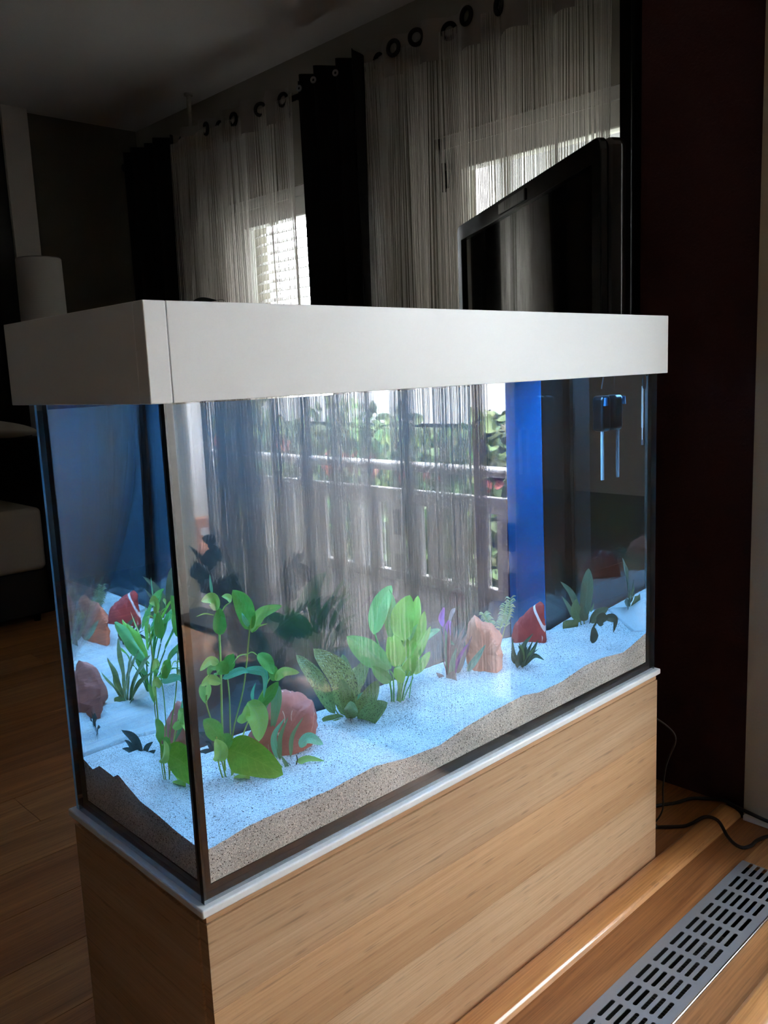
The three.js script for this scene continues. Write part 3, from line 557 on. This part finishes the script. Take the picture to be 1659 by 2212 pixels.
plant('ribbon_plant', 'small ribbon-leaved plant in front of the red boulder', [[0.244, 0.083, -0.154], -0.446, [
  ['lance',11,0,'c',[-34,16,0,-36,57,10,-15,86,20]],
  ['lance',9,0,'d',[-29,12,0,-26,51,8,-9,85,15]],
  ['lance',8,0,'d',[-10,14,0,-5,50,10,17,81,20]],
  ['lance',14,0,'b',[-26,-14,0,-30,0,12,-39,26,25]],
  ['lance',9,0,'d',[-24,-15,0,-18,2,12,-28,30,25]],
  ['thin',2,0,'f',[-10,-18,0,1,10,15,-1,26,30]],
  ['thin',1,0,'f',[-17,-8,0,-12,4,14,-18,16,28]],
  ['oval',19,0,'c',[6,27,0,23,41,12,49,29,25]],
  ['lance',12,0,'b',[-4,-1,0,19,8,15,50,2,30]],
  ['thin',1,0,'f',[-26,-11,0,-30,5,12,-39,14,25]],
]]);
{
  const [base, turn, stems] = [[0.863, 0.100, -0.329], -0.609, [
  ['stem',2,0,'v',[8,17,0,15,47,-2,22,66,-3,28,89,-5]],
  ['stem',2,0,'v',[16,16,0,29,50,0,37,72,0,42,102,0]],
  ['stem',2,0,'v',[2,18,0,-10,45,3,-20,63,5,-29,78,8]],
]];
  const g = thing('sprig_plant', 'pale feathery sprig plant behind the orange rock', 'plant', base, turn), r = rng(21);
  stems.forEach(([, , , , n]) => {
    const P = []; for (let k = 0; k < n.length; k += 3) P.push(V(n[k] / 1000, n[k + 1] / 1000, n[k + 2] / 1000));
    part('stem', tube(P, 0.0009, 20, 6), LM.s, g);
    const c = new THREE.CatmullRomCurve3(P);
    for (let i = 0; i < 13; i++) for (const s of [-1, 1]) { const p = c.getPoint(0.25 + 0.75 * i / 12), l = 0.010 + 0.008 * r(), a = (r() - 0.5) * 0.8; part('leaf', leafGeo('lance', 0.0036, [p, p.clone().add(V(s * l * 0.6, l * (0.35 + a * 0.3), a * l)), p.clone().add(V(s * l, l * (0.2 + a), a * l * 2))], i * 3 + 5), LM.v, g); }
  });
}
function rockGeo(out, depth, seed, sharp) {
  const pts = []; for (let i = 0; i < out.length; i += 2) pts.push(new THREE.Vector2(out[i] / 1000, out[i + 1] / 1000));
  const per = []; let len = 0; pts.forEach((p, i) => { const d = p.distanceTo(pts[(i + 1) % pts.length]); per.push(len); len += d; });
  const N = 72, loop = []; for (let k = 0; k < N; k++) { const s = (k / N) * len; let i = pts.length - 1; while (per[i] > s) i--; const a = pts[i], b = pts[(i + 1) % pts.length]; loop.push(a.clone().lerp(b, (s - per[i]) / a.distanceTo(b))); }
  const c = loop.reduce((a, p) => a.add(p), new THREE.Vector2()).multiplyScalar(1 / N), pos = [], uv = [], idx = [], R = 14;
  for (let j = 0; j <= R; j++) for (let k = 0; k < N; k++) {
    const f = (j / R - 0.5) * Math.PI, s = Math.cos(f) ** sharp, p = loop[k].clone().sub(c).multiplyScalar(Math.max(0.001, s)).add(c), z = Math.sin(f) * depth * (0.75 + 0.5 * noise3.noise(p.x * 14 + seed, p.y * 14, seed));
    const q = V(p.x, p.y, z), n = 0.006 * Math.round(3 * noise3.noise(q.x * 34 + seed, q.y * 34, q.z * 34)) / 3 + 0.003 * noise3.noise(q.x * 60 + seed, q.y * 60, q.z * 60) + 0.0016 * noise3.noise(q.x * 190, q.y * 190 + seed, q.z * 190);
    const d = V(p.x - c.x, p.y - c.y, z * 1.4).normalize(); q.addScaledVector(d, n); pos.push(q.x, q.y, q.z); uv.push(q.x, q.y + z);
  }
  for (let j = 0; j < R; j++) for (let k = 0; k < N; k++) { const a = j * N + k, b = j * N + ((k + 1) % N); idx.push(a, b, a + N, b, b + N, a + N); }
  const g = new THREE.BufferGeometry(); g.setAttribute('position', new THREE.Float32BufferAttribute(pos, 3)); g.setAttribute('uv', new THREE.Float32BufferAttribute(uv, 2)); g.setIndex(idx); g.computeVertexNormals();
  return toCreasedNormals(g, 0.7);
}
const rockTex = (c0, c1, c2, vein) => texture(512, 512, 0.25, 0.25, (u, v) => {
  const n = pn(u * 8, v * 8, 8, 8) * 0.5 + pn(u * 30, v * 30, 30, 30) * 0.3 + pn(u * 120, v * 120, 120, 120) * 0.2;
  let c = c0.map((x, i) => x + (c1[i] - x) * n); const w = vein(u, v); return w ? c.map((x, i) => x + (c2[i] - x) * w) : c;
});
const veins = (lo, k) => (u, v) => { const a = Math.abs(pn(u * k, v * k * 0.6, k, Math.round(k * 0.6)) - 0.5); return a < lo && pn(u * 14 + 3, v * 14, 14, 14) > 0.55 ? 0.8 : 0; };
function rock(name, label, base, turn, out, depth, seed, sharp, mat) { const m = solo(name, rockGeo(out, depth, seed, sharp), mat, label, 'rock'); m.position.set(...base); m.rotation.y = turn; }
rock('rock', 'red-brown boulder with pale scratches behind the ribbon plant', [0.263, 0.083, -0.215], -0.445, [-73, -8, -71, 42, -56, 67, -32, 102, -23, 111, 0, 107, 25, 96, 42, 80, 53, 58, 52, 34, 39, 6, 13, -10, -5, -12, -44, -10], 0.05, 3, 0.22, std(0xffffff, 0.85, { map: rockTex([164, 84, 68], [194, 112, 94], [232, 204, 178], veins(0.016, 16)) }));
rock('rock', 'rounded orange rock standing right of the bright green sword plant', [0.751, 0.09, -0.205], -0.602, [-44, -8, -53, 40, -51, 85, -41, 113, -28, 121, -11, 105, 12, 98, 26, 81, 36, 66, 32, 50, 38, 40, 34, 10, 31, -8, 8, -14, -23, -16], 0.045, 8, 0.28, std(0xffffff, 0.85, { map: rockTex([196, 102, 74], [222, 136, 104], [232, 206, 168], veins(0.025, 6)) }));
rock('rock', 'pointed triangular red rock with a white vein', [0.901, 0.1, -0.228], -0.632, [-53, -12, -46, 41, -38, 59, -18, 71, -2, 82, 14, 93, 34, 103, 43, 92, 44, 55, 43, 30, 50, -10, 29, -14, -21, -18], 0.022, 15, 0.25, std(0xffffff, 0.8, { map: rockTex([158, 48, 42], [186, 70, 60], [232, 214, 206], (u, v) => { const x = (u * 0.25 + 0.125) % 0.25 - 0.125, y = v * 0.25; return Math.abs(x - 0.026 + (y - 0.083) * 0.62) < 0.0035 && y > 0.05 ? 0.95 : (x > 0.034 && Math.abs(pn(u * 12, v * 12, 12, 12) - 0.5) < 0.06 && y < 0.05) ? 0.9 : 0; }) }));

// filter, thermometer
{
  const g = thing('filter', 'small black internal filter with clear tube and blue knob, top right in tank', 'filter', [1.165, 0.44, -0.215]);
  part('body', rb(-0.018, 0.018, 0.105, 0.185, -0.026, 0.026, 0.01, 3), M.silicone, g);
  part('knob', cyl(0.005, 0.007, 0.018, -0.012, 0.172, 0.034, 14), std(0x174f74, 0.4), g, 'blue knob');
  part('tube', cyl(0.0055, 0.0055, 0.11, -0.006, 0.05, 0.01, 14), phy(0xb8bcbc, 0.25, {}), g);
  part('cord', tube([V(0, 0.2, 0), V(0.004, 0.23, 0.004), V(0, 0.27, 0)], 0.002, 10, 6), M.cable, g);
}
{
  const g = thing('thermometer', 'thin glass thermometer on a black suction cup inside the right front corner', 'thermometer', [1.168, 0.515, -0.022]);
  part('tube', merge([cyl(0.0033, 0.0033, 0.09, 0, 0.085, 0, 14), cyl(0.002, 0.002, 0.036, 0, 0.03, 0, 12)]), phy(0xd9dcd8, 0.12, { clearcoat: 1 }), g);
  part('bulb', cyl(0.0034, 0.0034, 0.012, 0, 0.008, 0, 12), std(0x55555a, 0.3), g);
  const cup = new THREE.SphereGeometry(0.011, 18, 12); cup.scale(0.8, 1.5, 0.5); part('suction_cup', cup.translate(0.004, 0.138, 0.004), M.black, g);
}
{
  const leafG = leafGeo('lance', 0.009, [V(-0.017, 0.001, 0), V(-0.004, 0.0065, 0.001), V(0.017, 0.006, 0)], 4), g = thing('dry_leaf', 'small dark dry leaf lying on top of the white lid', 'leaf', [0.098, LID_T + 0.0005, -0.045], -0.75);
  part('blade', leafG, std(0x16150f, 0.8, { side: THREE.DoubleSide }), g);
  part('stalk', tube([V(0.016, 0.0061, 0), V(0.021, 0.0068, 0), V(0.026, 0.0055, 0.002)], 0.0006, 8, 5), std(0x8c8c84, 0.6), g, 'pale stalk');
}

// ------------------------------------------------------------------ grille, cables
{
  const g = thing('vent_grille', 'long slotted aluminium vent grille set in the wooden floor', 'vent', [0.28, Y0, 0.157]);
  const x1 = 1.336 - 0.28, zW = 0.13, s = new THREE.Shape([[0, 0], [x1, 0], [x1, zW], [0, zW]].map((q) => new THREE.Vector2(...q)));
  for (let c = 0; c < 15; c++) for (let k = 0; k < 6; k++) {
    const cx = 1.3085 - 0.0671 * c - 0.28, cz = 0.180 + 0.0165 * k - 0.157, a = 0.0225, r = 0.0043, h = new THREE.Path();
    h.moveTo(cx - a, cz - r); h.absarc(cx - a, cz, r, Math.PI * 1.5, Math.PI * 0.5, true); h.lineTo(cx + a, cz + r); h.absarc(cx + a, cz, r, Math.PI * 0.5, -Math.PI * 0.5, true); h.lineTo(cx - a, cz - r); s.holes.push(h);
  }
  part('plate', uvBox(new THREE.ExtrudeGeometry(s, { depth: 0.0018, bevelEnabled: false, curveSegments: 6 }).rotateX(Math.PI / 2).translate(0, 0.0035, 0)), M.alu, g);
  part('edge_bar', new THREE.CylinderGeometry(0.0024, 0.0024, x1, 14).rotateZ(Math.PI / 2).translate(x1 / 2, 0.002, zW - 0.001), M.aluEdge, g, 'polished rounded edge');
  part('edge_bar', new THREE.CylinderGeometry(0.0018, 0.0018, x1, 14).rotateZ(Math.PI / 2).translate(x1 / 2, 0.0018, 0.001), M.alu, g);
  const fin = bx(0, 0.0012, -0.075, -0.022, 0.05, 0.125);
  for (let x = 0.01; x < 0.80; x += 0.0085) { const f = part('fin', fin, M.fin, g); f.position.x = x; }
}
const plug = (x, y, z) => cyl(0.006, 0.006, 0.02, 0, 0, 0, 12).rotateZ(Math.PI / 2).translate(x, y, z);
solo('cable', tube([V(1.2, -0.13, -0.06), V(1.27, -0.15, -0.04), V(1.3, -0.19, -0.002), V(1.3, -0.205, 0.004), V(1.3, -0.275, -0.019), V(1.3, -0.34, -0.028), V(1.298, -0.4, -0.028), V(1.285, -0.43, -0.04), V(1.21, -0.45, -0.06)], 0.0022, 60), M.cable, 'thin black cable looping down beside the right end of the oak cabinet', 'cable');
solo('cable', tube([V(1.21, Y0 + 0.005, -0.2), V(1.38, Y0 + 0.005, -0.14), V(1.44, Y0 + 0.005, -0.112), V(1.481, Y0 + 0.005, -0.086), V(1.53, Y0 + 0.006, -0.065), V(1.553, Y0 + 0.006, -0.035), V(1.55, Y0 + 0.02, 0.01), V(1.524, Y0 + 0.027, 0.063), V(1.512, Y0 + 0.024, 0.14), V(1.51, Y0 + 0.012, 0.3)], 0.0045, 70), M.cable, 'thick black cable running along the floor against the wall base', 'cable');
{
  const g = thing('cable', 'dark cable with plug snaking over the floor toward the vent grille', 'cable', [1.21, Y0, -0.1]);
  const P = [[1.335, 0.006, -0.061], [1.387, 0.006, -0.012], [1.40, 0.012, 0.0], [1.429, 0.026, 0.022], [1.432, 0.026, 0.05], [1.405, 0.008, 0.09], [1.386, 0.006, 0.118], [1.384, 0.006, 0.137], [1.405, 0.006, 0.147], [1.435, 0.006, 0.148], [1.474, 0.006, 0.16], [1.505, 0.006, 0.19]].map(([x, y, z]) => V(x - 1.21, y, z + 0.1));
  part('wire', tube(P, 0.0042, 80), std(0x1a0f0e, 0.45), g);
  part('plug', new THREE.CylinderGeometry(0.008, 0.006, 0.03, 14).rotateZ(Math.PI / 2).rotateY(-0.7).translate(0.113, 0.008, 0.028), M.cable, g);
  part('wire_end', tube([V(0, 0.006, -0.05), V(0.06, 0.006, -0.02), V(0.108, 0.007, 0.023)], 0.0042, 16), M.cable, g);
}

// ------------------------------------------------------------------ what the tank mirrors: string curtain and house plant by the balcony door, balcony, garden
stringCurtain('string_curtain', 'grey string curtain across the balcony door, seen mirrored in the tank', 1.46, 0.70, 2.2, 1.93, Y0 + 0.02, { seed: 9, pitch: 0.0042, amp: 0.02, wave: 0.16, sway: 0.05, segs: 8, width: 0.0015, rings: [0.75, 0.95, 1.15, 1.35, 1.55, 1.75, 1.95, 2.15], layers: (z) => (z < 0.09 ? 2 : z < 0.28 ? 1 : z < 0.42 ? 2 : z < 0.6 ? 2 : 4) });
{
  const g = thing('curtain_rod', 'dark metal curtain rod above the balcony door', 'curtain rod', [1.46, 1.93, 0.45]);
  part('pole', new THREE.CylinderGeometry(0.0125, 0.0125, 2.6, 16).rotateX(Math.PI / 2).translate(0, 0, 1.3), M.dark, g);
  for (const z of [0.1, 2.5]) part('bracket', rb(0, 0.07, -0.01, 0.01, z - 0.01, z + 0.01, 0.003), M.dark, g);
}
{
  const g = thing('drape', 'slate grey drape at the far side of the balcony door, seen mirrored', 'curtain', [1.385, Y0, 1.755]);
  const s = new THREE.Shape(), e = [], N = 60, wl = 0.36; for (let i = 0; i <= N; i++) e.push([0.022 * Math.sin(i * 0.95), (i / N) * wl]);
  s.moveTo(e[0][0], e[0][1]); e.forEach((q) => s.lineTo(...q)); e.reverse().forEach((q) => s.lineTo(q[0] + 0.004, q[1])); 
  part('cloth', new THREE.ExtrudeGeometry(s, { depth: 2.4, bevelEnabled: false }).rotateX(-Math.PI / 2).scale(1, 1, -1).translate(0, 0.02, 0), phy(0xc3d0ce, 0.98, { transmission: 0.8, thickness: 0, side: THREE.DoubleSide }), g);
}
{
  const g = thing('zz_plant', 'dark glossy-leaved house plant in a black pot, seen mirrored in the tank', 'plant', [1.2, Y0, 1.62]);
  part('pot', new THREE.LatheGeometry([[0.0, 0], [0.1, 0], [0.135, 0.2], [0.14, 0.205], [0.13, 0.21], [0.12, 0.18], [0, 0.17]].map((q) => new THREE.Vector2(...q)), 32), M.black, g);
  const lm = std(0x0b110d, 0.5), lg = leafGeo('oval', 0.058, [V(0, 0, 0), V(0, 0.05, 0.006), V(0, 0.1, 0)], 2), r = rng(8);
  for (const [dx, dz, h, lean] of [[-0.02, -0.46, 0.27, 0.5], [0.05, -0.22, 0.36, 0.2], [-0.03, 0.15, 0.36, 0.2], [0.02, 0.35, 0.3, 0.3], [-0.08, 0.05, 0.42, 0.1], [0.06, 0.2, 0.25, 0.3]]) {
    const c = new THREE.QuadraticBezierCurve3(V(dx * 0.2, 0.16, dz * 0.1), V(dx * 0.6, 0.16 + h * 0.75, dz * 0.45), V(dx, 0.16 + h, dz));
    const st = part('stem', new THREE.TubeGeometry(c, 16, 0.005, 7), lm, g);
    for (let i = 0; i < 9; i++) for (const s of [-1, 1]) {
      const t = 0.36 + 0.64 * (i / 8), p = c.getPoint(t), tan = c.getTangent(t), nrm = V(1, 0.15 * (r() - 0.5), 0.3 * (r() - 0.5)), up = nrm.clone().cross(tan).normalize().multiplyScalar(tan.z < 0 ? -1 : 1);
      const dir = tan.clone().multiplyScalar(s > 0 ? 0.55 : 0.95).addScaledVector(up, s * (s > 0 ? 0.95 : 0.3)).normalize(), X = dir.clone().cross(nrm).normalize(), Z = X.clone().cross(dir);
      const l = part('leaf', lg, lm, st); l.position.copy(p); l.quaternion.setFromRotationMatrix(new THREE.Matrix4().makeBasis(X, dir, Z)); l.scale.set(s > 0 ? 1 : 0.45, 0.85 + 0.25 * r(), 1);
    }
  }
}
struct('balcony_floor', bx(1.75, 3.1, Y0 - 0.2, Y0 - 0.03, -0.6, 4.2), plaster(0x8d8688));
{
  const g = thing('balcony_railing', 'white balcony railing with rounded top rail and slats, seen mirrored in the tank', 'railing', [2.9, Y0 - 0.03, 0.4]), zL = 3.7, wm = std(0xdfdde0, 0.6);
  part('top_rail', rb(-0.06, 0.06, 0.655, 0.70, 0, zL, 0.02, 4), wm, g);
  part('side_rail', rb(-0.02, 0.03, 0.46, 0.545, 0, zL, 0.006), wm, g);
  part('side_rail', rb(-0.02, 0.03, 0.0, 0.06, 0, zL, 0.006), wm, g);
  const sl = rb(-0.012, 0.012, 0.05, 0.47, 0, 0.108, 0.004); let k = 0;
  for (let z = 0.02; z < zL - 0.11; z += 0.16) { const s = part('slat', sl, wm, g); s.position.z = z; }
  for (const z of [0.06, 1.25, 2.45, 3.62]) part('post', rb(-0.03, 0.03, 0.0, 0.66, z - 0.04, z + 0.04, 0.006), wm, g);
}
struct('wall_balcony', bx(1.75, 3.1, Y0 - 0.1, 2.7, 4.2, 4.4), plaster(0xe6e4e6));
{
  const g = thing('balcony_bench', 'orange wooden slatted bench end on the balcony, seen mirrored', 'bench', [1.88, Y0 - 0.03, 3.05]), wm = std(0xb0714a, 0.6);
  part('top_rail', rb(0, 0.55, 0.36, 0.42, 0.27, 0.33, 0.008), wm, g);
  for (let k = 0; k < 5; k++) part('slat', rb(0.07 + k * 0.095, 0.1 + k * 0.095, 0.1, 0.36, 0.285, 0.31, 0.004), wm, g);
  for (const x of [0.0, 0.49]) part('leg', rb(x, x + 0.06, 0, 0.38, 0.27, 0.33, 0.006), wm, g);
  part('seat', rb(0, 0.55, 0.16, 0.2, 0.33, 1.0, 0.008), wm, g);
}
struct('ground_garden', bx(3.1, 40, -3.4, -3.2, -30, 40), std(0x444c36, 1));
{
  const g = thing('hedge', 'green garden hedge with red blossoms beyond the balcony, seen mirrored', 'hedge', [7, -3.2, 0]);
  g.userData.kind = 'stuff';
  const leafG = leafGeo('oval', 0.1, [V(0, 0, 0), V(0, 0.07, 0.02), V(0, 0.14, 0)], 6), r = rng(31), N = 9000, q = new THREE.Object3D(), col = new THREE.Color();
  const fol = new THREE.InstancedMesh(leafG, std(0x4a5940, 0.8, { side: THREE.DoubleSide }), N); fol.name = 'foliage'; fol.castShadow = fol.receiveShadow = true; fol.userData.kind = 'stuff';
  for (let i = 0; i < N; i++) {
    const z = 0.5 + r() * 14, y = 0.8 + r() * (2.55 + 0.18 * Math.sin(z * 3) + 0.1 * Math.sin(z * 7.3)), x = (r() - 0.7) * 0.6;
    q.position.set(x, y, z); q.rotation.set(r() * 6, r() * 6, r() * 6); q.scale.setScalar(0.6 + r() * 0.9); q.updateMatrix(); fol.setMatrixAt(i, q.matrix);
    const red = y > 2.65 && y < 3.0 && noise3.noise(z * 1.3, y * 2, 3) > 0.05 && r() < 0.7; fol.setColorAt(i, red ? col.setRGB(1.9, 0.35, 0.6) : col.setRGB(0.75 + r() * 0.6, 0.85 + r() * 0.5, 0.75 + r() * 0.4));
  }
  g.add(fol); part('twigs', rb(-0.1, 0.4, 0, 3.2, 0.4, 14.6, 0.1), std(0x39432b, 1), g);
}
{
  const g = thing('garden_house', 'long low pale house with white roof beyond the hedge, seen mirrored', 'house', [9, -3.2, -2]);
  part('wall', bx(0, 4, 0, 3.2, 0, 20), plaster(0x8f8a86), g);
  const s = new THREE.Shape([[-0.5, 3.15], [2.6, 4.4], [5.2, 3.15]].map((a) => new THREE.Vector2(...a)));
  part('roof', new THREE.ExtrudeGeometry(s, { depth: 20.6, bevelEnabled: false }).translate(0, 0, -0.3), std(0x6a6c70, 0.7), g);
  part('chimney', bx(2.2, 2.8, 3.6, 5.2, 9, 9.6), plaster(0x8a5c50), g);
  for (let z = 1.2; z < 19; z += 2.4) { const w = part('window', rb(-0.03, 0.02, 1.4, 2.6, z, z + 1.1, 0.01), M.frameWhite, g); part('pane', bx(-0.04, -0.03, 1.48, 2.52, z + 0.08, z + 1.02), std(0x30363a, 0.1), w); }
}
// white louvre outside the first far window, dark walls and roof added to dim the second
{
  const g = thing('louvre_blind', 'white louvre outside the far left window behind the string curtain', 'blind', [2.535, 0.352, -3.23]), wm = std(0xeeeeee, 0.7), sl = rb(-0.025, 0.025, 0, 0.005, 0, 1.176, 0.002);
  for (let k = 0; k < 24; k++) { const s = part('slat', sl, wm, g); s.position.y = k * 0.052; s.rotation.z = 0.5; }
  for (const z of [0.2, 0.58, 0.96]) part('ladder_cord', bx(-0.002, 0.002, 0, 1.25, z, z + 0.004), wm, g);
}
struct('wall_added_screen', bx(4.6, 4.9, -3.2, 6.5, -4.0, 0.3), plaster(0x5e5d5a));  // added outdoors to darken what the far windows let in
struct('wall_added_end', bx(2.6, 4.6, -3.2, YC + 0.2, 0.12, 0.3), plaster(0x77756f));  // added end wall, keeps daylight away from the second far window
struct('roof_added', bx(2.75, 4.6, YC + 0.2, YC + 0.4, -3.3, 0.3), M.plain);  // added roof that shades the space outside the second far window
struct('roof_slab', merge([bx(-4.2, 2.75, YC + 0.2, YC + 0.5, -4.6, 0.1), bx(-4.2, 1.78, YC + 0.2, YC + 0.5, 0.1, 4.6)]), M.plain);

renderer.render(scene, camera);
